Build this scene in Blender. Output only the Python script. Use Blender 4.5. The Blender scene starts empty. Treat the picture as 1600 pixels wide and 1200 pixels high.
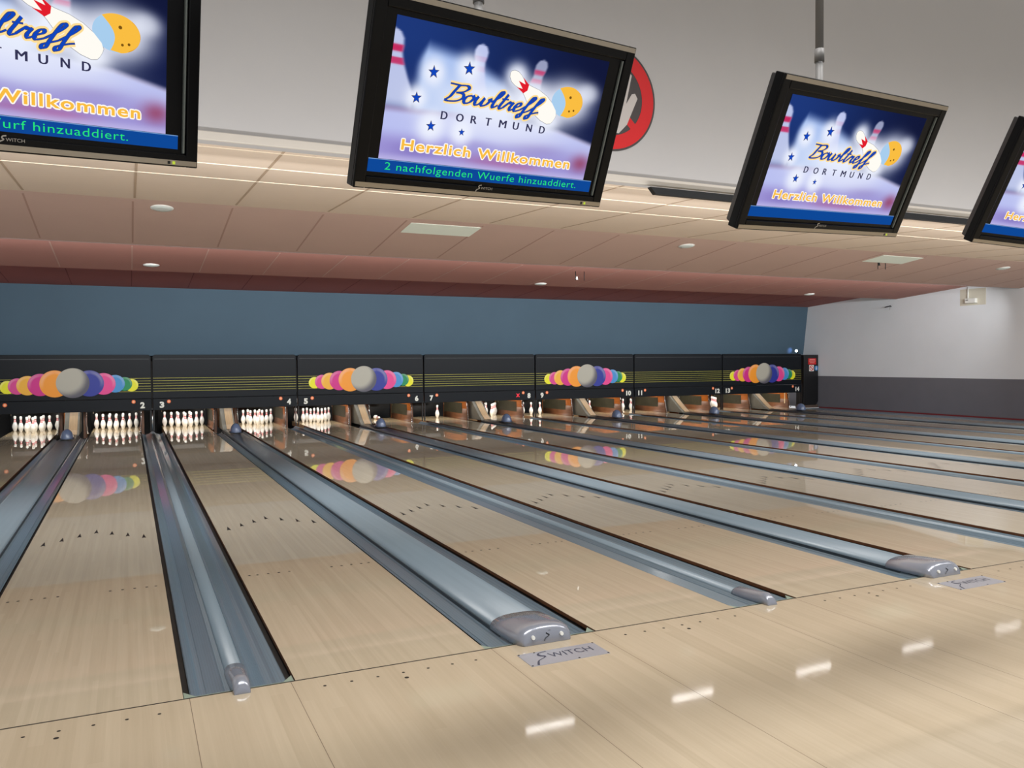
import bpy, bmesh, math, random
import numpy as np
from mathutils import Vector, Matrix
from math import sin, cos, pi, sqrt, atan2
random.seed(7)
scene = bpy.context.scene
COL = scene.collection

# ------------------------------------------------------------------ camera
def cam_axes(yaw, pitch, roll):
    f = Vector((sin(yaw)*cos(pitch), cos(yaw)*cos(pitch), -sin(pitch)))
    r = Vector((cos(yaw), -sin(yaw), 0)); u = r.cross(f)
    c, s = cos(roll), sin(roll)
    return c*r+s*u, -s*r+c*u, f
R_, U_, F_ = cam_axes(0.43480, 0.02670, -0.0059)
cd = bpy.data.cameras.new('camera'); cam = bpy.data.objects.new('camera', cd); COL.objects.link(cam)
cd.sensor_width = 36; cd.lens = 36*1286.9/1600; cd.clip_end = 200
M = Matrix.Identity(4)
for i in range(3):
    M[i][0], M[i][1], M[i][2] = R_[i], U_[i], -F_[i]
M[0][3], M[1][3], M[2][3] = -0.4787, -4.2556, 1.6249
cam.matrix_world = M
scene.camera = cam

# ------------------------------------------------------------------ light and exposure
vs = scene.view_settings
vs.view_transform = 'Standard'; vs.look = 'None'; vs.gamma = 1; vs.use_curve_mapping = False
vs.exposure = 0.0
w = bpy.data.worlds.new('world'); scene.world = w; w.use_nodes = True
w.node_tree.nodes['Background'].inputs[0].default_value = (0.95, 0.97, 1.0, 1)
w.node_tree.nodes['Background'].inputs[1].default_value = 0.62

def area(name, loc, direction, sx, sy, power, color=(1, 1, 1), spread=pi):
    l = bpy.data.lights.new(name, 'AREA'); l.shape = 'RECTANGLE'; l.size = sx; l.size_y = sy
    l.energy = power; l.color = color; l.spread = spread
    o = bpy.data.objects.new(name, l); COL.objects.link(o); o.location = loc
    d = Vector(direction).normalized()
    z = -d; x = Vector((1, 0, 0)); y = z.cross(x).normalized(); x = y.cross(z)
    m = Matrix((x, y, z)).transposed().to_4x4(); m.translation = Vector(loc); o.matrix_world = m
    return o
# lamps of the tall bowlers' area, behind and above the photographer
for lx_ in (0.5, 6.0, 11.5, 17.0):
    area('approach_lamp', (lx_, -2.0, 7.6), (0, 0.15, -1), 4.0, 1.2, 175, (1, 0.98, 0.96), math.radians(124))
# added strip lights without fixtures, hung below ceiling and fascia to fill the hall
area('hall_fill_strip', (8.4, 10.2, 3.34), (0, 1, .22), 24, 0.12, 150, (0.96, 0.98, 1.0), math.radians(104))
area('hall_fill_strip', (8.4, 2.4, 2.3), (0, 1, .20), 24, 0.12, 270, (0.98, 0.99, 1.0))
area('hall_fill_strip', (8.4, 9.9, 3.42), (0, 1, -.55), 24, 0.12, 260, (0.95, 0.98, 1.0), math.radians(130))
area('hall_fill_strip', (8.4, 3.8, 3.40), (0, 1, -.6), 24, 0.12, 330, (0.97, 0.99, 1.0), math.radians(130))
# louvred luminaires flush in the beige ceiling: no light leaves them at flat angles
for i_ in range(2, 8):
    area('louvre_luminaire', (-0.1+2.56*i_, 6.32, 3.70), (0, 0, -1), 0.78, 0.02, 4.5, (1.0, 0.98, 0.95), math.radians(154))

# ------------------------------------------------------------------ constants of the hall
L = 1.0541; A_ = 0.5345; B_ = 0.7295; P = 2*L+A_+B_
XW = 20.98; XL = -4.15; YM = 16.97
def lane_x0(n):
    k = n-3
    return A_/2+(k//2)*P if k % 2 == 0 else A_/2+L+B_+((k-1)//2)*P

# ------------------------------------------------------------------ helpers
def lin(c):
    c = c/255.0
    return c/12.92 if c <= 0.04045 else ((c+0.055)/1.055)**2.4
def rgb(r, g, b): return (lin(r), lin(g), lin(b), 1.0)
MATS = {}
def mat(name, col, rough=0.5, metal=0.0, coat=0.0, coat_rough=0.05, emit=None, estr=1.0, vary=0.0, vscale=(8, 8, 8), bump=0.0, spec=0.5):
    if name in MATS: return MATS[name]
    m = bpy.data.materials.new(name); m.use_nodes = True; nt = m.node_tree
    b = nt.nodes['Principled BSDF']
    b.inputs['Base Color'].default_value = col; b.inputs['Roughness'].default_value = rough
    b.inputs['Metallic'].default_value = metal; b.inputs['Coat Weight'].default_value = coat
    b.inputs['Coat Roughness'].default_value = coat_rough; b.inputs['Specular IOR Level'].default_value = spec
    if emit:
        b.inputs['Emission Color'].default_value = emit; b.inputs['Emission Strength'].default_value = estr
    if vary or bump:
        tc = nt.nodes.new('ShaderNodeTexCoord'); mp = nt.nodes.new('ShaderNodeMapping')
        mp.inputs['Scale'].default_value = vscale
        nz = nt.nodes.new('ShaderNodeTexNoise'); nz.inputs['Scale'].default_value = 1.0; nz.inputs['Detail'].default_value = 4
        nt.links.new(tc.outputs['Object'], mp.inputs['Vector']); nt.links.new(mp.outputs[0], nz.inputs['Vector'])
        if vary:
            mr = nt.nodes.new('ShaderNodeMapRange'); mr.inputs[1].default_value = 0.25; mr.inputs[2].default_value = 0.75
            mr.inputs[3].default_value = 1-vary; mr.inputs[4].default_value = 1+vary
            mx = nt.nodes.new('ShaderNodeMix'); mx.data_type = 'RGBA'; mx.blend_type = 'MULTIPLY'; mx.inputs[0].default_value = 1
            mx.inputs[6].default_value = col
            nt.links.new(nz.outputs[0], mr.inputs[0]); nt.links.new(mr.outputs[0], mx.inputs[7])
            nt.links.new(mx.outputs[2], b.inputs['Base Color'])
        if bump:
            bp = nt.nodes.new('ShaderNodeBump'); bp.inputs['Strength'].default_value = bump; bp.inputs['Distance'].default_value = 0.01
            nt.links.new(nz.outputs[0], bp.inputs['Height']); nt.links.new(bp.outputs[0], b.inputs['Normal'])
    MATS[name] = m
    return m
def emis(name, col, s=1.0):
    if name in MATS: return MATS[name]
    m = bpy.data.materials.new(name); m.use_nodes = True; nt = m.node_tree
    nt.nodes.remove(nt.nodes['Principled BSDF'])
    e = nt.nodes.new('ShaderNodeEmission'); e.inputs[0].default_value = col; e.inputs[1].default_value = s
    nt.links.new(e.outputs[0], nt.nodes['Material Output'].inputs[0]); MATS[name] = m
    return m

def wood(name, c1, c2, board, gloss_rough, seams=None, coat_rough=0.04):
    """maple boards running along y: a tone for every board, long grain, optional dark panel joints"""
    m = bpy.data.materials.new(name); m.use_nodes = True; nt = m.node_tree; N = nt.nodes.new; K = nt.links.new
    b = nt.nodes['Principled BSDF']
    b.inputs['Roughness'].default_value = gloss_rough; b.inputs['Coat Weight'].default_value = 1.0
    b.inputs['Coat Roughness'].default_value = coat_rough; b.inputs['Coat IOR'].default_value = 1.45; b.inputs['Specular IOR Level'].default_value = 0.25
    g = N('ShaderNodeNewGeometry'); sp = N('ShaderNodeSeparateXYZ'); K(g.outputs['Position'], sp.inputs[0])
    def math_(op, a, bb=None):
        n = N('ShaderNodeMath'); n.operation = op
        for i, v in enumerate((a, bb)):
            if v is None: continue
            if isinstance(v, (int, float)): n.inputs[i].default_value = v
            else: K(v, n.inputs[i])
        return n.outputs[0]
    x, y = sp.outputs[0], sp.outputs[1]
    bx = math_('FLOOR', math_('DIVIDE', x, board))
    wn = N('ShaderNodeTexWhiteNoise'); wn.noise_dimensions = '2D'
    cb = N('ShaderNodeCombineXYZ'); K(bx, cb.inputs[0])
    seg = math_('FLOOR', math_('DIVIDE', math_('ADD', y, math_('MULTIPLY', bx, 1.37)), 2.6)); K(seg, cb.inputs[1])
    K(cb.outputs[0], wn.inputs['Vector'])
    mp = N('ShaderNodeMapping'); mp.inputs['Scale'].default_value = (38, 0.9, 1); K(g.outputs['Position'], mp.inputs['Vector'])
    nz = N('ShaderNodeTexNoise'); nz.inputs['Scale'].default_value = 1.0; nz.inputs['Detail'].default_value = 5; nz.inputs['Roughness'].default_value = 0.6
    K(mp.outputs[0], nz.inputs['Vector'])
    nl = N('ShaderNodeTexNoise'); nl.inputs['Scale'].default_value = 0.7; nl.inputs['Detail'].default_value = 2; K(g.outputs['Position'], nl.inputs['Vector'])
    f = math_('ADD', math_('MULTIPLY', wn.outputs[0], 0.28), math_('MULTIPLY', nz.outputs[0], 0.85))
    f = math_('ADD', f, math_('MULTIPLY', math_('SUBTRACT', nl.outputs[0], 0.5), 0.35))
    f = math_('SUBTRACT', f, 0.1)
    mx = N('ShaderNodeMix'); mx.data_type = 'RGBA'; mx.inputs[6].default_value = c1; mx.inputs[7].default_value = c2
    mx.clamp_factor = True; K(f, mx.inputs[0]); out = mx.outputs[2]
    if seams:
        tot = None
        for s in seams:
            d = math_('ABSOLUTE', math_('SUBTRACT', math_('FLOORED_MODULO', math_('ADD', x, 20*P-s+0.5), P), 0.5))
            l = math_('LESS_THAN', d, 0.0016)
            tot = l if tot is None else math_('MAXIMUM', tot, l)
        mx2 = N('ShaderNodeMix'); mx2.data_type = 'RGBA'; mx2.inputs[7].default_value = rgb(95, 75, 58)
        K(math_('MULTIPLY', tot, 0.8), mx2.inputs[0]); K(out, mx2.inputs[6]); out = mx2.outputs[2]
    K(out, b.inputs['Base Color'])
    MATS[name] = m
    return m

# ---- bmesh pieces
def box(bm, x0, x1, y0, y1, z0, z1, mi=0, mx=None):
    vs_ = [bm.verts.new(Vector((x, y, z)) if mx is None else mx @ Vector((x, y, z))) for z in (z0, z1) for y in (y0, y1) for x in (x0, x1)]
    fs = []
    for q in ((0, 2, 3, 1), (4, 5, 7, 6), (0, 1, 5, 4), (2, 6, 7, 3), (0, 4, 6, 2), (1, 3, 7, 5)):
        f = bm.faces.new([vs_[i] for i in q]); f.material_index = mi; fs.append(f)
    return fs
def prism(bm, poly, fn, a, b, mi=0, smooth=False):
    """closed polygon of 2-D points extruded from a to b; fn(u, v, t) gives the 3-D point"""
    A = [bm.verts.new(fn(u, v, a)) for u, v in poly]; Bv = [bm.verts.new(fn(u, v, b)) for u, v in poly]
    n = len(poly)
    for i in range(n):
        f = bm.faces.new((A[i], A[(i+1) % n], Bv[(i+1) % n], Bv[i])); f.material_index = mi; f.smooth = smooth
    for c in (A[::-1], Bv):
        f = bm.faces.new(c); f.material_index = mi
def sheet(bm, prof, y0, y1, mi=0, smooth=False, x0=0.0):
    """open profile of (x, z) points swept along y"""
    a = [bm.verts.new((x0+x, y0, z)) for x, z in prof]; b = [bm.verts.new((x0+x, y1, z)) for x, z in prof]
    for i in range(len(prof)-1):
        f = bm.faces.new((a[i], a[i+1], b[i+1], b[i])); f.material_index = mi; f.smooth = smooth
def loft(bm, rings, mi=0, smooth=True, cap=True, closed=True):
    R = [[bm.verts.new(p) for p in r] for r in rings]; n = len(rings[0])
    for a, b in zip(R, R[1:]):
        for i in range(n if closed else n-1):
            f = bm.faces.new((a[i], a[(i+1) % n], b[(i+1) % n], b[i])); f.smooth = smooth; f.material_index = mi
    if cap:
        for r in (R[0][::-1], R[-1]):
            f = bm.faces.new(r); f.material_index = mi
    return R
def tube(bm, pts, r, seg=10, mi=0):
    pts = [Vector(p) for p in pts]; rings = []
    for i, p in enumerate(pts):
        d = (pts[min(i+1, len(pts)-1)]-pts[max(i-1, 0)]).normalized()
        x = d.orthogonal().normalized() if i == 0 else (px_-d*px_.dot(d)).normalized()
        px_ = x; y = d.cross(x)
        rings.append([p+(x*cos(2*pi*k/seg)+y*sin(2*pi*k/seg))*r for k in range(seg)])
    loft(bm, rings, mi)
def lathe(bm, prof, seg=24, mi=None, c=(0, 0, 0)):
    c = Vector(c)
    rings = [[c+Vector((r*cos(2*pi*k/seg), r*sin(2*pi*k/seg), z)) for k in range(seg)] for r, z in prof]
    R = [[bm.verts.new(p) for p in r] for r in rings]
    for j, (a, b) in enumerate(zip(R, R[1:])):
        for i in range(seg):
            f = bm.faces.new((a[i], a[(i+1) % seg], b[(i+1) % seg], b[i])); f.smooth = True
            f.material_index = mi[j] if mi else 0
    bm.faces.new(R[0][::-1]); bm.faces.new(R[-1])
def poly(bm, pts, fn, mi=0):
    f = bm.faces.new([bm.verts.new(fn(u, v)) for u, v in pts]); f.material_index = mi
    return f
def disc(bm, cx, cz, rx, rz, fn, mi=0, n=40):
    return poly(bm, [(cx+rx*cos(2*pi*i/n), cz+rz*sin(2*pi*i/n)) for i in range(n)], fn, mi)
def build(name, bm, mats, parent=None, bevel=0, recalc=True, loc=None):
    if recalc: bmesh.ops.recalc_face_normals(bm, faces=bm.faces[:])
    me = bpy.data.meshes.new(name); bm.to_mesh(me); bm.free()
    for m in (mats if isinstance(mats, (list, tuple)) else [mats]): me.materials.append(m)
    o = bpy.data.objects.new(name, me); COL.objects.link(o)
    if parent is not None: o.parent = parent
    if loc is not None: o.location = loc
    if bevel:
        md = o.modifiers.new('bevel', 'BEVEL'); md.width = bevel; md.segments = 2; md.limit_method = 'ANGLE'; md.angle_limit = math.radians(40)
    return o
def thing(name, label, cat, loc=(0, 0, 0), group=None):
    o = bpy.data.objects.new(name, None); COL.objects.link(o); o.location = loc; o.empty_display_size = 0.1
    return tag(o, label, cat, group)
def tag(o, label, cat, group=None):
    o['label'] = label; o['category'] = cat
    if group: o['group'] = group
    return o
def struct(o):
    o['kind'] = 'structure'; return o
def copy_tree(o, parent=None):
    c = o.copy(); COL.objects.link(c); c.parent = parent
    for ch in list(o.children): copy_tree(ch, c)
    return c
BM = bmesh.new

# ---- lettering
_text_cache = {}
def text_tris(s, bold=0.0, spacing=1.0):
    """triangles of a line of text, normalised to a unit bounding box; also its aspect"""
    key = (s, bold, spacing)
    if key in _text_cache: return _text_cache[key]
    cu = bpy.data.curves.new('t', 'FONT'); cu.body = s; cu.offset = bold; cu.resolution_u = 3; cu.fill_mode = 'FRONT'; cu.space_character = spacing
    ob = bpy.data.objects.new('t', cu); COL.objects.link(ob)
    dg = bpy.context.evaluated_depsgraph_get(); me = bpy.data.meshes.new_from_object(ob.evaluated_get(dg))
    vs_ = [(v.co.x, v.co.y) for v in me.vertices]; fs = [tuple(p.vertices) for p in me.polygons]
    bpy.data.objects.remove(ob); bpy.data.curves.remove(cu); bpy.data.meshes.remove(me)
    x0 = min(v[0] for v in vs_); x1 = max(v[0] for v in vs_); y0 = min(v[1] for v in vs_); y1 = max(v[1] for v in vs_)
    _text_cache[key] = ([((x-x0)/(x1-x0), (y-y0)/(y1-y0)) for x, y in vs_], fs, (x1-x0)/(y1-y0))
    return _text_cache[key]
def text(bm, s, x0, x1, z0, z1, fn, mi=0, bold=0.0, spacing=1.0, grow=0.0):
    vs_, fs, _ = text_tris(s, bold, spacing)
    V = [bm.verts.new(fn(x0-grow+(x1-x0+2*grow)*u, z0-grow+(z1-z0+2*grow)*v)) for u, v in vs_]
    for f in fs:
        try: bm.faces.new([V[i] for i in f]).material_index = mi
        except ValueError: pass
def smooth_path(pts, n=8):
    out = []; m = len(pts)
    for i in range(m-1):
        p0, p1, p2, p3 = pts[max(i-1, 0)], pts[i], pts[i+1], pts[min(i+2, m-1)]
        for k in range(n):
            t = k/n
            out.append(tuple(0.5*(2*p1[j]+(p2[j]-p0[j])*t+(2*p0[j]-5*p1[j]+4*p2[j]-p3[j])*t*t+(3*p1[j]-p0[j]-3*p2[j]+p3[j])*t**3) for j in (0, 1)))
    out.append(pts[-1]); return out
def ribbon(bm, pts, nx, nz, fn, mi=0, round_=0.0, n=8):
    """stroke of a broad pen whose nib is the segment +-(nx, nz); round_ adds width on every side"""
    pts = smooth_path(pts, n); up = []; dn = []
    for i, (x, z) in enumerate(pts):
        a = pts[max(i-1, 0)]; b = pts[min(i+1, len(pts)-1)]
        dx, dz = b[0]-a[0], b[1]-a[1]; l = math.hypot(dx, dz) or 1; ox, oz = -dz/l, dx/l
        s = nx*ox+nz*oz; h = max(abs(s), 0.0016)+round_
        up.append((x+ox*h, z+oz*h)); dn.append((x-ox*h, z-oz*h))
    U = [bm.verts.new(fn(*q)) for q in up]; D = [bm.verts.new(fn(*q)) for q in dn]
    for i in range(len(pts)-1):
        f = bm.faces.new((U[i], D[i], D[i+1], U[i+1])); f.material_index = mi

# ------------------------------------------------------------------ materials
LANE = wood('lane_maple', rgb(179, 164, 138), rgb(206, 192, 167), 0.027, 0.38, None, 0.02)
DECK = wood('lit_deck_maple', rgb(196, 170, 130), rgb(222, 200, 160), 0.027, 0.35, None, 0.03)  # lane maple lightened: the light on the deck is put into its tone
FLOOR = wood('approach_maple', rgb(182, 165, 138), rgb(207, 191, 165), 0.06, 0.38, [-0.24, 0.242, 1.356, 2.016], 0.055)
BLACK = mat('black_paint', rgb(18, 18, 20), 0.45)
RUBBER = mat('black_rubber', rgb(16, 15, 15), 0.6)
BROWN = mat('brown_edge', rgb(104, 64, 36), 0.5, vary=0.3, vscale=(20, 3, 20))
GUT = mat('blue_grey_gutter', rgb(104, 124, 138), 0.28, coat=0.6, coat_rough=0.12)
def grooves(m, col, period=0.0125):
    nt = m.node_tree; N = nt.nodes.new; K = nt.links.new
    tc = N('ShaderNodeTexCoord'); sp = N('ShaderNodeSeparateXYZ'); K(tc.outputs['Object'], sp.inputs[0])
    def mm(op, a, b_=None):
        n = N('ShaderNodeMath'); n.operation = op
        for i, v in enumerate((a, b_)):
            if v is None: continue
            if isinstance(v, (int, float)): n.inputs[i].default_value = v
            else: K(v, n.inputs[i])
        return n.outputs[0]
    f = mm('FRACT', mm('DIVIDE', sp.outputs[0], period)); g = mm('LESS_THAN', f, 0.16)
    mp = N('ShaderNodeMapping'); mp.inputs['Scale'].default_value = (40, 0.5, 40); K(tc.outputs['Object'], mp.inputs[0])
    nz = N('ShaderNodeTexNoise'); nz.inputs['Scale'].default_value = 1; nz.inputs['Detail'].default_value = 3; K(mp.outputs[0], nz.inputs['Vector'])
    v = mm('SUBTRACT', mm('ADD', 0.84, mm('MULTIPLY', nz.outputs[0], 0.32)), mm('MULTIPLY', g, 0.22))
    mx = N('ShaderNodeMix'); mx.data_type = 'RGBA'; mx.blend_type = 'MULTIPLY'; mx.inputs[0].default_value = 1; mx.inputs[6].default_value = col
    K(v, mx.inputs[7]); K(mx.outputs[2], nt.nodes['Principled BSDF'].inputs['Base Color'])
grooves(GUT, rgb(104, 124, 138))
CAPM = mat('blue_grey_capping', rgb(114, 130, 141), 0.42, coat=0.25, coat_rough=0.2, vary=0.06, vscale=(20, 0.5, 20))
HOOD = mat('silver_grey_hood', rgb(150, 154, 166), 0.25, metal=0.35, coat=0.8, coat_rough=0.08)
CHROME = mat('chrome', rgb(220, 222, 225), 0.16, metal=1.0)
STEEL = mat('brushed_steel', rgb(165, 165, 165), 0.35, metal=0.9)
PALEEND = mat('pale_green_end_trim', rgb(140, 155, 140), 0.4)
MASK = mat('mask_black', rgb(13, 18, 24), 0.45, spec=0.2)
MASKLIP = mat('mask_lip_grey', rgb(88, 92, 94), 0.4)
WHITE = mat('white_paint', rgb(232, 232, 226), 0.4)
PINW = mat('pin_white', rgb(240, 240, 236), 0.18, coat=0.6)
PINR = mat('pin_red', rgb(214, 60, 76), 0.25, coat=0.6)
ORANGEW = mat('orange_varnished_wood', rgb(158, 88, 32), 0.35, coat=0.3, vary=0.25, vscale=(3, 3, 18))
OLIVE = mat('olive_black_liner', rgb(52, 50, 36), 0.55, vary=0.3, vscale=(6, 6, 6))
RAMPG = mat('ramp_grey', rgb(120, 116, 104), 0.45, vary=0.12, vscale=(5, 5, 5))
RAMPW = mat('ramp_pale_wood', rgb(200, 168, 128), 0.4, vary=0.12, vscale=(30, 3, 3))
CREAM = mat('cream_board', rgb(222, 200, 160), 0.45)
DOME = mat('dark_blue_grey_dome', rgb(92, 106, 134), 0.25, coat=0.6, coat_rough=0.1)
WALLW = mat('white_wall_paint', rgb(235, 239, 243), 0.75, vary=0.02, vscale=(1.2, 1.2, 1.2))
WALLG = mat('grey_dado_paint', rgb(112, 112, 119), 0.7, vary=0.04, vscale=(2, 2, 2))
WALLB = mat('blue_wall_paint', rgb(71, 95, 112), 0.7, vary=0.05, vscale=(0.8, 0.8, 0.8))
REDSK = mat('dark_red_skirting', rgb(120, 45, 48), 0.5)
FASC = mat('grey_white_fascia', rgb(182, 179, 178), 0.8, vary=0.02, vscale=(1, 1, 1))
TRIMW = mat('white_trim', rgb(196, 188, 178), 0.6)
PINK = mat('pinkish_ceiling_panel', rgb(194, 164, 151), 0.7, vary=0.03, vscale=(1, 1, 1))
PINKDIM = mat('dimmed_ceiling_panel', rgb(158, 108, 96), 0.7, vary=0.03, vscale=(1, 1, 1))  # far bay of the same paint, its weaker light put into the tone
REDSHADE = mat('shaded_ceiling_panel', rgb(150, 84, 76), 0.7, vary=0.04, vscale=(1, 1, 1))  # same reddish paint, the poorly lit last bay darkened in the colour
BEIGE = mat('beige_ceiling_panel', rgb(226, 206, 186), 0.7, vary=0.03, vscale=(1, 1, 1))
JOINT = mat('ceiling_joint_dark', rgb(170, 138, 124), 0.8)
TBAR = mat('ceiling_bar_pale', rgb(236, 222, 200), 0.6)
DARKJ = mat('dark_joint', rgb(32, 24, 20), 0.7)
PIT = mat('pit_black', rgb(12, 12, 13), 0.8)
CUSH = mat('pit_cushion_black', rgb(24, 26, 28), 0.5, vary=0.3, vscale=(4, 4, 4))
PLASTIC = mat('tv_black_gloss', rgb(8, 8, 9), 0.3, spec=0.2)
TVSIDE = mat('tv_side_black', rgb(20, 20, 21), 0.4, spec=.3)
SILVER = mat('warm_silver_strip', rgb(176, 166, 150), 0.3, metal=0.6)
POLE = mat('grey_pole', rgb(124, 122, 120), 0.5)
SIGNRED = mat('sign_red', rgb(206, 16, 22), 0.5)
SIGNDK = mat('sign_dark', rgb(68, 62, 62), 0.6)
SIGNHAND = mat('sign_hand', rgb(196, 188, 184), 0.6)

# ------------------------------------------------------------------ setting: shell
bm = BM(); box(bm, XL, XW, -9, 0.0, -0.12, 0.0); struct(build('floor', bm, FLOOR))
bm = BM(); box(bm, XL, XW, 0.0, 17.0, -0.22, -0.12); struct(build('trim_1', bm, RUBBER))
bm = BM()
box(bm, XW, XW+0.15, -9, 20.2, 0, 1.085, 1); box(bm, XW, XW+0.15, -9, 20.2, 1.085, 8.0, 0)
struct(build('wall_right', bm, [WALLW, WALLG]))
bm = BM(); box(bm, XW-0.03, XW, 0.0, 16.9, -0.02, 0.035); struct(build('baseboard_right', bm, REDSK))
bm = BM(); box(bm, XL-0.15, XL, -9, 20.2, -0.2, 8.0); struct(build('wall_left', bm, WALLW))
# leaning blue wall over the masking units
bm = BM(); prism(bm, [(17.67, 1.83), (17.43, 3.62), (17.55, 3.62), (17.79, 1.83)], lambda u, v, t: Vector((t, u, v)), XL, XW)
struct(build('wall_back', bm, WALLB))
bm = BM()
box(bm, XL, XW, 20.05, 20.2, -0.3, 2.2); box(bm, XL, XW, 17.3, 20.05, 1.7, 1.8); box(bm, XL, XW, 17.0, 20.05, -0.34, -0.24)
struct(build('trim_2', bm, PIT))
# saw-tooth ceiling: profile of (y, z) seen on the right wall
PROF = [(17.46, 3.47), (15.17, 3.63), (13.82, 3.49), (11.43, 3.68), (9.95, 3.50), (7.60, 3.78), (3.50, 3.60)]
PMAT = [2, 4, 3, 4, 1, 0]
def cz_at(y):
    for (ya, za), (yb, zb) in zip(PROF, PROF[1:]):
        if yb <= y <= ya: return za+(zb-za)*(ya-y)/(ya-yb)
bm = BM(); T = 0.10
def slab(x0, x1, ya, yb, mi):
    za, zb = cz_at(ya), cz_at(yb)
    v = [bm.verts.new(p) for p in ((x0, ya, za), (x1, ya, za), (x1, yb, zb), (x0, yb, zb), (x0, ya, za+T), (x1, ya, za+T), (x1, yb, zb+T), (x0, yb, zb+T))]
    for q in ((0, 1, 2, 3), (4, 7, 6, 5), (0, 4, 5, 1), (2, 6, 7, 3), (0, 3, 7, 4), (1, 5, 6, 2)):
        bm.faces.new([v[i] for i in q]).material_index = mi
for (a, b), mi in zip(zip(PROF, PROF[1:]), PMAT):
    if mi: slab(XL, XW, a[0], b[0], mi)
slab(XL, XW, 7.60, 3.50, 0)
struct(build('ceiling', bm, [BEIGE, PINK, REDSHADE, PINKDIM, mat('ceiling_back_darkened', rgb(120, 94, 84), .8)], recalc=False))  # hidden faces darkened to curb strip-light streaks mirrored in the lanes
# joints: battens 1.25 m apart along y and pale bars across the beige part
bm = BM()
def joint(x, ya, yb, wd, mi, drop=0.003):
    za, zb = cz_at(ya), cz_at(yb)
    v = [bm.verts.new(p) for p in ((x-wd, ya, za-drop), (x+wd, ya, za-drop), (x+wd, yb, zb-drop), (x-wd, yb, zb-drop), (x-wd, ya, za+.01), (x+wd, ya, za+.01), (x+wd, yb, zb+.01), (x-wd, yb, zb+.01))]
    for q in ((0, 1, 2, 3), (4, 7, 6, 5), (0, 4, 5, 1), (2, 6, 7, 3), (0, 3, 7, 4), (1, 5, 6, 2)):
        bm.faces.new([v[i] for i in q]).material_index = mi
x = -0.40-1.25*3
while x < XW:
    if x > XL+0.05:
        joint(x, 17.3, 15.2, 0.010, 2); joint(x, 13.7, 11.5, 0.010, 1); joint(x, 9.85, 7.7, 0.011, 1)
        joint(x+0.02, 7.5, 3.6, 0.013, 0)
    x += 1.25
for y in (3.80, 4.62, 5.48):
    z = cz_at(y); box(bm, XL, XW, y-0.008, y+0.008, z-0.006, z+0.01, 3)
struct(build('trim_3', bm, [mat('beige_joint', rgb(180, 156, 132), 0.8), JOINT, mat('red_joint', rgb(120, 62, 56), 0.8), TBAR]))
# fascia (bulkhead) towards the bowlers, and the high ceiling above them
bm = BM(); box(bm, XL, XW, 3.485, 3.66, 3.60, 8.0); struct(build('wall_front', bm, FASC))
bm = BM(); box(bm, XL, XW, 3.45, 3.485, 3.585, 3.665); struct(build('trim_4', bm, TRIMW, bevel=0.008))
bm = BM(); box(bm, XL, XW, -9, 3.66, 8.0, 8.15); struct(build('trim_5', bm, WALLW))

# ------------------------------------------------------------------ lanes
def make_lane(n):
    x0 = lane_x0(n)
    lab = {1: 'leftmost bowling lane, cut off by the left edge, pins left of the first ramp'}.get(n, 'polished maple bowling lane running to the pins under number %d' % n)
    t = thing('bowling_lane', lab, 'bowling lane', (x0+L/2, 0, 0), 'bowling lanes')
    h = L/2; bm = BM(); y0, y1 = 0.006, 17.55
    fs_ = box(bm, -h, h, y0, y1, -0.024, 0.0, 1); fs_[1].material_index = 0; box(bm, -h+.001, h-.001, y0, y1, -0.03, -0.024, 2); box(bm, -h+.002, h-.002, y0, y1, -0.12, -0.03, 2)
    fn = lambda u, v: Vector((u, v, 0.0006))
    for i in range(-3, 4):                                      # aiming arrows
        yc = 4.68-0.142*abs(i)-0.002*i; xx = i*0.138
        poly(bm, [(xx-0.019, yc-0.10), (xx, yc-0.075), (xx+0.019, yc-0.10), (xx, yc+0.10)], fn, 2)
    for s in (-1, 1):
        for o in (0.165, 0.245, 0.325, 0.405, 0.466): disc(bm, s*o, 2.28, 0.0105, 0.0125, fn, 2, 10)
    build('lane_bed', bm, [LANE, BROWN, BLACK], t)
    bm = BM(); box(bm, -h, h, 17.552, 19.3, -0.12, 0.0); build('pin_deck', bm, DECK, t)
    return t
for n in range(1, 15): make_lane(n)
bm = BM(); box(bm, XL, XW, -0.004, 0.0057, -0.05, 0.0008); tag(build('foul_line', bm, DARKJ), 'thin dark foul line between the lanes and the approach', 'foul line')
# approach spots
t = thing('approach_markings', 'row of small dark guide dots inlaid in the approach just before the foul line', 'markings')
d_ = None
def guide_dot(x, y, k):
    global d_
    if d_ is None:
        bm = BM(); disc(bm, 0, 0, 0.0085, 0.0085, lambda u, v: Vector((u, v, 0.0006)), 0, 12); o = d_ = build('guide_dot', bm, DARKJ, t)
    else: o = d_.copy(); COL.objects.link(o)
    o.location = (x, y, 0); o.scale = (k, k, 1)
for n in range(2, 8):
    c = lane_x0(n)+L/2
    for i in range(-3, 4): guide_dot(c+i*0.137+0.005, -0.13, 1)
    guide_dot(c, -0.205, 1.4)

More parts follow.
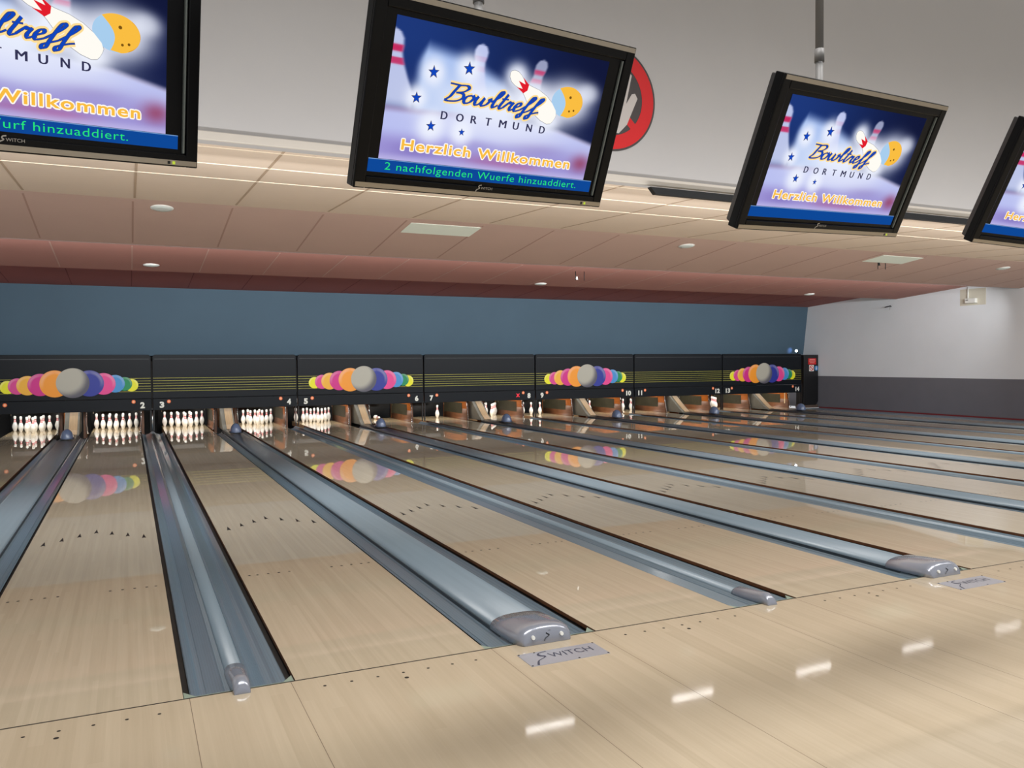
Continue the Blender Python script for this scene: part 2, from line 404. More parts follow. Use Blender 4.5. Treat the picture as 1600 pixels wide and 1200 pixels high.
# ------------------------------------------------------------------ dividers between the lanes
def ribs(p0, p1, k, d):
    """ribbed stretch of a gutter profile from p0 to p1"""
    out = []
    for i in range(k):
        t = i/k; t2 = (i+0.7)/k
        a = (p0[0]+(p1[0]-p0[0])*t, p0[1]+(p1[1]-p0[1])*t); b = (p0[0]+(p1[0]-p0[0])*t2, p0[1]+(p1[1]-p0[1])*t2)
        out += [a, b, (b[0], b[1]-d)]
    return out
def gutter_prof(w0, w1):
    """half profile from the cap side (x = w0) to the lane side (x = w1)"""
    W = w1-w0; g = []
    g += [(w0, -0.012), (w0+.10*W, -0.030)]
    g += ribs((w0+.12*W, -0.036), (w0+.55*W, -0.066), 6, 0.0036)
    g += [(w0+.62*W, -0.068), (w0+.72*W, -0.064), (w0+.82*W, -0.054), (w0+.91*W, -0.040), (w0+W, -0.022)]
    return g
def make_divider(wide):
    hw = B_/2 if wide else A_/2
    t = thing('lane_divider', '', 'gutter', group='wide ball return dividers' if wide else 'narrow gutter dividers')
    yl = 0.03; ye = 16.55 if wide else 17.2
    g = gutter_prof(0.172, hw-0.034) if wide else gutter_prof(0.043, hw-0.034)
    for s in (-1, 1):
        bm = BM(); pr = [(s*x, z) for x, z in g]
        for (a, b) in zip(pr, pr[1:]):
            vv = [bm.verts.new(q) for q in ((a[0], yl, a[1]), (b[0], yl, b[1]), (b[0], ye, b[1]), (a[0], ye, a[1]))]
            bm.faces.new(vv)
        ol = pr+[(pr[-1][0], -0.1), (pr[0][0], -0.1)]
        bmesh.ops.remove_doubles(bm, verts=bm.verts[:], dist=1e-5)
        sol = build('gutter', bm, GUT, t, recalc=True)
        md = sol.modifiers.new('solid', 'SOLIDIFY'); md.thickness = 0.008; md.offset = -1 if s > 0 else -1
        bm = BM(); box(bm, min(s*(hw-.003), s*(hw-.034)), max(s*(hw-.003), s*(hw-.034)), yl, ye, -0.09, -0.034); build('side_strip', bm, RUBBER, t)
    # capping
    bm = BM()
    if wide:
        pts = [(0.178*cos(pi*i/18)*1.0, 0.0+0.046*sin(pi*i/18)**0.6) for i in range(19)]
        pts = [(0.180, -0.03)]+pts+[(-0.180, -0.03)]
    else:
        pts = [(0.046*cos(pi*i/12), -0.012+0.026*sin(pi*i/12)**0.8) for i in range(13)]
        pts = [(0.047, -0.04)]+pts+[(-0.047, -0.04)]
    prism(bm, pts, lambda u, v, q: Vector((u, q, v)), 0.2, ye, smooth=True)
    for f in bm.faces:
        if len(f.verts) > 4: f.smooth = False
    cap = build('capping', bm, CAPM, t)
    if wide:
        bm = BM()
        for s in (-1, 1): box(bm, min(s*.180, s*.187), max(s*.180, s*.187), 0.2, ye, -0.02, 0.006)
        build('cap_edge', bm, mat('dark_groove', rgb(44, 54, 62), 0.5), cap)
    bm = BM(); box(bm, -hw+.004, hw-.004, 0.006, 0.03, -0.11, -0.006)
    for s in (-1, 1): prism(bm, [(s*(hw-.004), 0.03), (s*(hw-.06), 0.03), (s*(hw-.004), 0.11)], lambda u, v, q: Vector((u, v, q)), -0.05, -0.008)
    build('end_trim', bm, PALEEND, t)
    # hood or nose
    bm = BM()
    def arch(y, a, hgt, zb=0.0, e=0.7, n=18, dy=None):
        r = []
        for i in range(n+1):
            th = pi*i/n; cx = cos(th); sz = sin(th)
            r.append((a*math.copysign(abs(cx)**0.8, cx), y+(dy*(1-sz**e) if dy else 0), zb+hgt*sz**e))
        return r
    if wide:
        rings = [arch(0.34, .185, .064), arch(0.33, .194, .074), arch(0.20, .194, .088), arch(0.06, .188, .100), arch(0.0, .180, .104), arch(-0.022, .172, .100), arch(-0.040, .165, .088, 0.001), arch(-0.052, .158, .066, 0.001), arch(-0.060, .15, .036, 0.001), arch(-0.062, .145, .006, 0.001)]
        hood = None
        loft(bm, rings, 0, True, True, True)
        hd = build('end_hood', bm, HOOD, t)
        for sx in (-0.092, 0.092):
            bm = BM(); prism(bm, [(sx+.011*cos(2*pi*i/14), .045+.011*sin(2*pi*i/14)) for i in range(14)], lambda u, v, q: Vector((u, q-(0.058-v)*0.35+.001, v)), -0.063, -0.050)
            build('screw', bm, WHITE, hd)
        bm = BM(); ribbon(bm, [(-.022, .018), (-.012, .034), (.012, .046), (-.004, .058), (.004, .068), (.024, .070)], .0034, .0022, lambda u, v: Vector((u, -0.0655+max(0, v-.03)*0.38, v)))
        build('logo', bm, mat('logo_black', rgb(22, 22, 26), .4), hd)
    else:
        rings = [arch(0.30, .050, .040, -.01), arch(0.28, .053, .052, -.01), arch(0.14, .052, .066, -.01), arch(0.04, .048, .074, -.008), arch(0.0, .045, .070), arch(-0.03, .042, .056), arch(-0.050, .040, .036), arch(-0.058, .038, .006)]
        loft(bm, rings, 0, True, True, True); build('end_nose', bm, HOOD, t)
    return t
protoA = make_divider(False); protoB = make_divider(True)
for i in range(0, 6):
    t = protoA if i == 0 else copy_tree(protoA)
    t.location = (i*P, 0, 0); t['label'] = 'narrow blue-grey ribbed gutter divider between lanes %d and %d' % (2*i+2, 2*i+3)
for i in range(-1, 6):
    t = protoB if i == -1 else copy_tree(protoB)
    t.location = (i*P+P/2, 0, 0)
    t['label'] = ('wide blue-grey ball return divider left of lane 2, at the left edge' if i == -1 else 'wide blue-grey ball return divider between lanes %d and %d' % (2*i+3, 2*i+4))
# outer gutter beside the right wall
t = thing('outer_gutter', 'blue-grey outer gutter between lane 14 and the right wall', 'gutter', (6*P, 0, 0))
bm = BM(); pr = gutter_prof(0.0, A_/2-.026); pr = [(-x, z) for x, z in pr]
sheet(bm, pr, 0.02, 17.2); g = build('gutter', bm, GUT, t); md = g.modifiers.new('solid', 'SOLIDIFY'); md.thickness = 0.008
bm = BM(); box(bm, 0.0, XW-6*P-.03, 0.02, 16.9, -0.1, -0.005); build('walkway', bm, CAPM, t)
bm = BM(); box(bm, -A_/2+.002, -A_/2+.026, 0.02, 17.2, -0.07, -0.02); build('side_strip', bm, RUBBER, t)

# dome at the pin end of every ball return
bm = BM()
rings = []
for j in range(13):
    th = -pi/2+pi*j/12; yy = 0.17*sin(th); rr = 0.125*max(cos(th), 0.02)**0.8
    rings.append([(rr*cos(pi*i/16), yy, 0.072+1.65*rr*sin(pi*i/16)) for i in range(17)])
loft(bm, rings, 0, True, True, True)
dome0 = None
for i in range(-1, 6):
    if dome0 is None:
        dome0 = thing('return_dome', '', 'dome', group='ball return domes'); build('shell', bm, DOME, dome0)
        bm = BM(); box(bm, -0.135, 0.135, -0.17, 0.20, 0.060, 0.076); build('base', bm, mat('dome_base', rgb(40, 46, 56), .5), dome0, bevel=.01)
        t = dome0
    else: t = copy_tree(dome0)
    t.location = (i*P+P/2, 15.28, 0); t['label'] = 'dark blue-grey rounded dome on the divider between lanes %d and %d' % (2*i+3, 2*i+4)

# sloping ball ramps between the two lanes of a pair
def make_ramp():
    t = thing('ball_ramp', '', 'ramp', group='sloping ball ramps')
    bm = BM(); prism(bm, [(16.62, 0.02), (16.62, 0.05), (16.78, 0.14), (17.42, 0.60), (17.9, 0.66), (17.9, 0.02)], lambda u, v, q: Vector((q, u, v)), -0.15, 0.15)
    build('body', bm, RAMPG, t, bevel=.012)
    bm = BM(); prism(bm, [(16.60, 0.055), (16.77, 0.148), (17.41, 0.612), (17.42, 0.595), (16.79, 0.13), (16.62, 0.04)], lambda u, v, q: Vector((q, u, v)), -0.055, 0.115)
    build('top_strip', bm, RAMPW, t)
    return t
r0 = make_ramp()
for i in range(-1, 6):
    t = r0 if i == -1 else copy_tree(r0)
    t.location = (i*P+P/2, 0, 0); t['label'] = 'sloping grey ball ramp with pale wood strip between lanes %d and %d' % (2*i+3, 2*i+4)

# kickback walls beside the pin decks
def make_kickback(sides):
    rc_ = .05
    t = thing('kickback_wall', '', 'kickback', group='kickback walls')
    bm = BM(); yk = 19.3 if sides == (-1,) else 17.8
    prism(bm, [(17.36, -0.10), (17.42, 0.66), (yk, 0.66), (yk, -0.10)], lambda u, v, q: Vector((q, u, v)), -0.03, 0.03)
    for f in bm.faces:
        if all(v.co.y < 17.5 for v in f.verts): f.material_index = 1
    build('panel', bm, [ORANGEW, BROWN], t)
    for s in sides:
        if s < 0:
            bm = BM(); prism(bm, [(17.72, 0.05), (17.74, 0.46), (19.25, 0.46), (19.25, 0.05)], lambda u, v, q: Vector((q, u, v)), s*.028, s*.036); build('liner', bm, OLIVE, t)
        bm = BM(); tube(bm, [(s*.03, 17.40, .64), (s*.03, 17.36, .40), (s*.034, 17.30, .20), (s*.05, 17.24, .09), (s*(.03+.4*rc_), 17.21, .03), (s*(.03+rc_), 17.20, .012)], 0.012, 8); build('front_trim', bm, CHROME, t)
        bm = BM()
        a = [(s*.03, 17.38, .30), (s*.036, 17.36, .16), (s*.05, 17.34, .08), (s*(.03+.4*rc_), 17.32, .02), (s*(.03+rc_), 17.30, -.01)]
        loft(bm, [[(x, y, z) for x, y, z in a], [(x, yk-.12, z) for x, y, z in a]], 0, True, False, False)
        fl = build('flare', bm, BROWN, t); md = fl.modifiers.new('solid', 'SOLIDIFY'); md.thickness = 0.01
    return t
kproto = {}
def put_kickback(sides, x, label):
    if sides not in kproto: t = kproto[sides] = make_kickback(sides)
    else: t = copy_tree(kproto[sides])
    t.location = (x, 0, 0); t['label'] = label
for n in range(1, 15):
    if n % 2:
        x = ((n-3)//2)*P+P/2-0.245
        put_kickback((-1,), x, 'varnished wooden kickback wall right of lane %d, left of its ball ramp' % n)
        put_kickback((1,), x+.49, 'short brown kickback board left of lane %d, right of the ball ramp' % (n+1))
    else:
        put_kickback((-1,), (n-2)//2*P-.205, 'varnished wooden kickback wall right of lane %d, before the joint post' % n if n < 14 else 'varnished wooden kickback wall right of lane 14, last before the wall')
bm = BM(); box(bm, 19.99, 20.17, 17.5, 17.53, 0.0, 0.64); tag(build('cream_board', bm, CREAM), 'cream upright board beside the pins of lane 14', 'board')

# pit cushions and pin sweeps
cu0 = None
for n in range(1, 15):
    c = lane_x0(n)+L/2
    if cu0 is None:
        cu0 = thing('pit_cushion', '', 'cushion', group='pit cushions')
        bm = BM()
        pr = [(19.75, -0.2), (19.62, 0.05), (19.56, 0.3), (19.60, 0.55), (19.75, 0.8), (19.85, 0.8), (19.85, -0.2)]
        prism(bm, pr, lambda u, v, q: Vector((q, u, v)), -0.60, 0.60, smooth=True); build('curtain', bm, CUSH, cu0)
        sw0 = thing('pin_sweep', '', 'pin sweep', group='pin sweeps')
        bm = BM(); prism(bm, [(19.34, .44), (19.30, .52), (19.32, .64), (19.40, .64), (19.42, .44)], lambda u, v, q: Vector((q, u, v)), -0.54, 0.54); build('bar', bm, CUSH, sw0, bevel=.01)
        for s in (-1, 1):
            bm = BM(); tube(bm, [(s*.53, 19.0, .38), (s*.53, 19.0, .70)], .007, 8); build('rod', bm, CHROME, sw0)
        a, b = cu0, sw0
    else: a, b = copy_tree(cu0), copy_tree(sw0)
    a.location = b.location = (c, 0, 0)
    where = 'under number %d' % n if n > 1 else 'on the leftmost lane'
    a['label'] = 'black curved pit cushion behind the pin deck %s' % where
    b['label'] = 'black sweep bar with thin rods hanging over the pins %s' % where

# ------------------------------------------------------------------ pins
pin_prof = [(0.0258, 0), (0.029, 0.004), (0.036, 0.03), (0.0495, 0.065), (0.0585, 0.095), (0.0605, 0.115), (0.0585, 0.140), (0.0495, 0.175), (0.038, 0.205), (0.0293, 0.230),
            (0.0255, 0.247), (0.0235, 0.258), (0.0228, 0.270), (0.0232, 0.283), (0.0250, 0.298), (0.0290, 0.320), (0.0320, 0.338), (0.0323, 0.347), (0.030, 0.362), (0.0235, 0.374), (0.013, 0.380), (0.004, 0.381)]
pin_mi = [1 if z0 in (0.230, 0.258, 0.283) else 0 for (r, z0) in pin_prof[:-1]]
bm = BM(); lathe(bm, pin_prof, 20, pin_mi)
pin0 = build('bowling_pin', bm, [PINW, PINR]); pin_used = [False]
RACK = [(0, 0)]+[(s*.1524, .264) for s in (-1, 1)]+[(s*.3048, .528) for s in (-1, 0, 1)]+[(s*.1524, .792) for s in (-3, -1, 1, 3)]
PNAME = ['front head pin', 'second-row left pin', 'second-row right pin', 'third-row left pin', 'third-row middle pin', 'third-row right pin', 'back-row far left pin', 'back-row inner left pin', 'back-row inner right pin', 'back-row far right pin']
SETS = {1: range(1, 11), 2: range(1, 11), 3: range(1, 11), 4: range(1, 11), 5: range(1, 11), 7: [3], 8: [2, 5, 9, 1, 3, 6, 10], 9: [4, 2, 3], 10: [5, 3], 11: [4, 9, 3, 10], 12: [10], 13: [2, 5, 9, 1, 3, 6, 10], 14: [3]}
def add_pin(loc, rot, label, group):
    o = pin0 if not pin_used[0] else pin0.copy()
    if pin_used[0]: COL.objects.link(o)
    pin_used[0] = True
    o.location = loc; o.rotation_euler = rot; tag(o, label, 'bowling pin', group)
for n, ps in SETS.items():
    c = lane_x0(n)+L/2
    lane = 'under lane number %d' % n if n > 1 else 'on the leftmost lane'
    for q in ps:
        dx, dy = RACK[q-1]
        if len(list(ps)) == 1: lab = 'single white bowling pin standing alone %s' % lane
        else: lab = 'white red-striped bowling pin, %s of the set %s' % (PNAME[q-1], lane)
        add_pin((c+dx, 18.288+dy, 0.0005), (0, 0, random.uniform(0, 6)), lab, 'bowling pins')
c6 = lane_x0(6)+L/2
add_pin((c6-0.02, 19.05, 0.0615), (pi/2, 0, 0.15), 'white bowling pin lying on its side on the empty deck under number 6', 'bowling pins')
# brown ball at the pit edge of lane 6
t = thing('bowling_ball', 'brown bowling ball at the back of the empty deck under number 6', 'bowling ball', (c6+0.16, 19.44, 0.0))
bm = BM(); bmesh.ops.create_uvsphere(bm, u_segments=28, v_segments=16, radius=0.108, matrix=Matrix.Translation((0, 0, -0.045)))
for f in bm.faces: f.smooth = True
build('shell', bm, mat('brown_ball', rgb(132, 74, 40), 0.2, coat=.5), t)
bm = BM(); box(bm, -0.25, 0.25, -.12, .12, -0.26, -0.15); build('cradle', bm, PIT, t)

# ------------------------------------------------------------------ masking units
PAIRS = [(1, 2), (3, 4), (5, 6), (7, 8), (9, 10), (11, 12), (13, 14)]
YEL = mat('print_yellow', rgb(232, 228, 28), .5)
STRIPE = mat('print_stripe_yellow', rgb(176, 170, 60), .5)
NUM = mat('number_white', rgb(226, 226, 216), .5)
ORG = mat('sticker_orange', rgb(246, 120, 62), .5)
ORGD = mat('sticker_orange_pale', rgb(250, 190, 150), .5)
BALLS = [(.440, 1.126, .147, rgb(232, 228, 28)), (P-.440, 1.136, .147, rgb(232, 228, 28)), (.628, 1.145, .181, rgb(214, 62, 140)), (.826, 1.160, .216, rgb(238, 176, 50)), (1.075, 1.172, .251, rgb(206, 34, 132)), (1.361, 1.190, .305, rgb(242, 152, 36)),
         (2.790, 1.168, .160, rgb(0, 136, 82)), (2.590, 1.176, .205, rgb(64, 142, 204)), (2.350, 1.176, .250, rgb(228, 66, 142)), (2.060, 1.190, .300, rgb(32, 46, 146)), (1.722, 1.203, .340, rgb(176, 172, 158))]
def ball_graphic(parent, yf):
    """printed row of overlapping balls, colour per vertex like a printed picture"""
    bm = BM(); cl = bm.verts.layers.float_color.new('print')
    for k, (cx, cz, r, col) in enumerate(BALLS):
        yy = yf-0.0008*(k+1); grey = k == len(BALLS)-1; nr, ns = (10, 48) if grey else (6, 40)
        prev = None
        for j in range(nr+1):
            ring = []
            rad = r*j/nr
            for i in range(ns):
                a = 2*pi*i/ns; ux, uz = cos(a)*j/nr, sin(a)*j/nr
                f = 1.0
                c3 = Vector(col[:3])
                if grey:
                    d = max(0.0, math.hypot(ux+.34, uz-.32)-0.78)/0.52; d = min(1, d)
                    if ux > -.3 or uz < -.3: c3 = c3.lerp(Vector((lin(46), lin(46), lin(76))), 0.85*d*d*(3-2*d))
                else:
                    hl = max(0.0, 1-abs(math.hypot(ux, uz)-.90)/.12)*max(0.0, (0.75*abs(ux)+.65*uz)-0.35)
                    c3 = c3.lerp(Vector((.9, .85, .85)), min(.45, hl))
                v = bm.verts.new((cx+ux*r, yy, cz+uz*r)); v[cl] = (*c3, 1); ring.append(v)
                if j == 0: ring = [v]*ns; break
            if prev:
                for i in range(ns):
                    q = [prev[i], ring[i], ring[(i+1) % ns], prev[(i+1) % ns]]
                    qq = []
                    for v in q:
                        if v not in qq: qq.append(v)
                    bm.faces.new(qq)
            prev = ring
    m = bpy.data.materials.get('printed_balls')
    if m is None:
        m = bpy.data.materials.new('printed_balls'); m.use_nodes = True; nt = m.node_tree
        at = nt.nodes.new('ShaderNodeAttribute'); at.attribute_name = 'print'
        nt.links.new(at.outputs['Color'], nt.nodes['Principled BSDF'].inputs['Base Color']); nt.nodes['Principled BSDF'].inputs['Roughness'].default_value = .5
    return build('ball_print', bm, m, parent, recalc=False)
for i, (o_, e_) in enumerate(PAIRS):
    x0 = (i-1)*P; has = i % 2 == 0
    if i == 0: lab = 'leftmost black masking unit with coloured ball row and number 2'
    elif has: lab = 'black masking unit with row of coloured balls over lanes %d and %d' % (o_, e_)
    else: lab = 'plain black masking unit with thin yellow lines over lanes %d and %d' % (o_, e_)
    t = thing('masking_unit', lab, 'masking unit', (x0, 0, 0), 'masking units above the pins')
    g_ = 0.018; rc = 0.07
    bm = BM(); pts = [(g_, .815), (P-g_, .815)]
    for k in range(7): a = pi/2*k/6; pts.append((P-g_-rc+rc*cos(a), 1.847-rc+rc*sin(a)))
    for k in range(7): a = pi/2+pi/2*k/6; pts.append((g_+rc+rc*cos(a), 1.847-rc+rc*sin(a)))
    prism(bm, pts, lambda u, v, q: Vector((u, q, v)), YM, YM+.10); build('upper_panel', bm, MASK, t, bevel=.006)
    bm = BM(); box(bm, g_+.04, P-g_-.04, YM-.002, YM+.004, 1.742, 1.748); build('crease', bm, MASKLIP, t)
    bm = BM(); box(bm, g_, P-g_, YM-.015, YM+.09, .535, .805); lp = build('lower_panel', bm, MASK, t, bevel=.006)
    fn = lambda u, v: Vector((u, YM-.004, v)); fl = lambda u, v: Vector((u, YM-.019, v))
    bm = BM()
    for k in range(6): z = .985+.0615*k; box(bm, g_+.006, P-g_-.006, YM-.003, YM+.001, z-.0045, z+.0045)
    build('stripe_print', bm, STRIPE, t)
    if has: ball_graphic(t, YM-.004)
    for nn, xa in ((o_, .21), (e_, P-.21)):
        s = str(nn); wd = .088 if len(s) == 1 else (.165 if s != '11' else .13)
        bm = BM()
        for k2 in range(7):
            ox, oz = (.0065*cos(k2*pi/3), .0065*sin(k2*pi/3)) if k2 < 6 else (0, 0)
            text(bm, s, xa-wd*.5+ox, xa+wd*.5+ox, .592+oz, .728+oz, lambda u, v: Vector((u, YM-.019-.0001*k2, v)), 0, bold=.02)
        build('lane_number', bm, NUM, t, recalc=False)
    for xa, za in ((.393+random.uniform(-.03, .03), .735), (P-.41+random.uniform(-.03, .03), .745)):
        bm = BM(); disc(bm, xa, za, .043, .043, fl, 0, 20); disc(bm, xa, za, .022, .026, lambda u, v: Vector((u, YM-.0200, v)), 1, 14); build('sticker', bm, [ORG, ORGD], t, recalc=False)
    if i == 3:
        bm = BM()
        for s in (-1, 1): ribbon(bm, [(P-.56-.045*s, .625), (P-.56+.045*s, .725)], .010, 0, lambda u, v: Vector((u, YM-.020, v)), 0, .003, 2)
        build('red_cross', bm, mat('red_cross', rgb(230, 40, 60), .5, emit=rgb(230, 40, 60), estr=.8), t, recalc=False)
    # lamp tube lighting the pins, behind the panel
    area('pin_light', (x0+P/2, YM+.85, 1.30), (0, .55, -1), 3.0, .12, 62, (1, .97, .92))
# posts at the joints of the units
for i in range(0, 7):
    bm = BM(); x = i*P
    box(bm, x-.045, x-.022, YM+.02, YM+.06, 0.037, .58); box(bm, x+.022, x+.045, YM+.02, YM+.06, 0.037, .58)
    box(bm, x-.05, x+.05, YM+.02, YM+.06, .54, .58)
    po = build('support_post', bm, BLACK)
    if i == 0:
        bm = BM(); tube(bm, [(x, YM+.04, .56), (x, YM+.04, .04)], .016, 10); build('chrome_strip', bm, CHROME, po)
    tag(po, ('pair of thin black posts between lane numbers %d and %d' % (2*i+2, 2*i+3) if i < 6 else 'pair of thin black posts right of lane number 14'), 'post', 'masking unit posts')
# black end cabinet with stickers, and a blue-white spot lamp
t = thing('end_cabinet', 'tall black panel with red and blue stickers between lane 14 and the white wall', 'panel', (20.285, YM-.02, 0))
bm = BM(); prism(bm, [(0.02, .10), (.58, .10), (.67, .22), (.67, 1.81), (0.02, 1.81)], lambda u, v, q: Vector((u, q, v)), 0, .35); build('board', bm, BLACK, t, bevel=.005)
bm = BM(); box(bm, 0.0, .68, .02, .36, 0.0, .10); build('plinth', bm, mat('plinth_brown', rgb(86, 70, 60), .6), t)
q = lambda u, v: Vector((u, -.003, v))
bm = BM(); poly(bm, [(.22, 1.48), (.57, 1.48), (.57, 1.69), (.22, 1.69)], q, 0)
q2 = lambda u, v: Vector((u, -.0045, v))
for z, a, b in ((1.655, .27, .52), (1.60, .25, .54), (1.54, .29, .50)): poly(bm, [(a, z-.009), (b, z-.009), (b, z+.009), (a, z+.009)], q2, 1)
build('warning_sticker', bm, [SIGNRED, mat('sticker_pale', rgb(226, 170, 160), .5)], t, recalc=False)
bm = BM(); poly(bm, [(.26, 1.25), (.47, 1.25), (.47, 1.46), (.26, 1.46)], q, 0); disc(bm, .365, 1.355, .09, .09, q2, 1, 24); disc(bm, .365, 1.355, .065, .065, lambda u, v: Vector((u, -.006, v)), 0, 24)
ribbon(bm, [(.30, 1.42), (.43, 1.29)], .012, .012, lambda u, v: Vector((u, -.0075, v)), 1, 0, 2); build('prohibition_sticker', bm, [WHITE, SIGNRED], t, recalc=False)
bm = BM(); disc(bm, .585, 1.355, .085, .085, q, 0, 28); disc(bm, .585, 1.395, .018, .018, q2, 1, 12); poly(bm, [(.562, 1.30), (.608, 1.30), (.604, 1.37), (.566, 1.37)], q2, 1); build('mandatory_sticker', bm, [mat('sticker_blue', rgb(60, 130, 190), .5), WHITE], t, recalc=False)
t = thing('spot_lamp', 'small glowing blue-white spot lamp on the masking unit over number 14', 'lamp', (20.03, YM+.05, 1.847))
bm = BM(); tube(bm, [(0.06, 0, 0), (0.06, 0, .05), (.02, -.02, .075)], .012, 8); build('bracket', bm, BLACK, t)
bm = BM(); tube(bm, [(.05, -.01, .055), (-.05, -.06, .10)], .035, 14); build('housing', bm, BLACK, t)
bm = BM(); bmesh.ops.create_uvsphere(bm, u_segments=16, v_segments=10, radius=.042, matrix=Matrix.Translation((-.05, -.06, .10)))
for f in bm.faces: f.smooth = True
build('bulb', bm, emis('cold_led', (.75, .88, 1, 1), 9), t)
l = bpy.data.lights.new('led_beam', 'SPOT'); l.energy = 3; l.color = (.35, .5, 1); l.spot_size = 1.2; l.spot_blend = .9; l.shadow_soft_size = .03
lo = bpy.data.objects.new('led_beam', l); COL.objects.link(lo); lo.location = (20.42, 17.46, 1.97)
lo.rotation_euler = Vector((-.28, .9, .0)).to_track_quat('-Z', 'Y').to_euler()

# ------------------------------------------------------------------ approach plates
SW_INK = mat('plate_ink', rgb(62, 64, 82), .5)
SWOOSH = [(0.0, 0.0), (.075, .30), (.19, .46), (.225, .56), (.17, .70), (.20, .86), (.33, .93)]
def switch_logo(bm, x0, z0, wd, ht, fn, mi, k=1.0):
    ribbon(bm, [(x0+wd*a, z0+ht*b) for a, b in SWOOSH], .0075*k, .004*k, fn, mi, .0012*k)
    text(bm, 'WITCH', x0+wd*.30, x0+wd*.99, z0+ht*.40, z0+ht*.74, fn, mi)
pl = thing('floor_plate', 'grey metal nameplate on the floor in front of the hood between lanes 3 and 4', 'nameplate', (1.683, -.262, 0), 'floor nameplates')
bm = BM(); box(bm, -.243, .243, -.096, .096, -.004, .0022); build('plate', bm, mat('plate_grey', rgb(172, 172, 180), .38, metal=.35), pl, bevel=.001)
bm = BM(); switch_logo(bm, -.20, -.09, .39, .185, lambda u, v: Vector((u, v, .0030)), 0, 1.0); build('lettering', bm, SW_INK, pl, recalc=False)
for sx, sy in ((-.235, .088), (.235, .088), (-.235, -.088), (.235, -.088), (.05, -.088), (-.14, .088)):
    bm = BM(); prism(bm, [(sx+.006*cos(2*pi*k/10), sy+.006*sin(2*pi*k/10)) for k in range(10)], lambda u, v, q: Vector((u, v, q)), .001, .0034); build('screw', bm, DARKJ, pl)
for i in (1, -1):
    c = copy_tree(pl); c.location = (1.683+i*P, -.262, 0)
    c['label'] = 'grey metal nameplate on the floor in front of the hood between lanes %d and %d' % (3+2*i, 4+2*i)

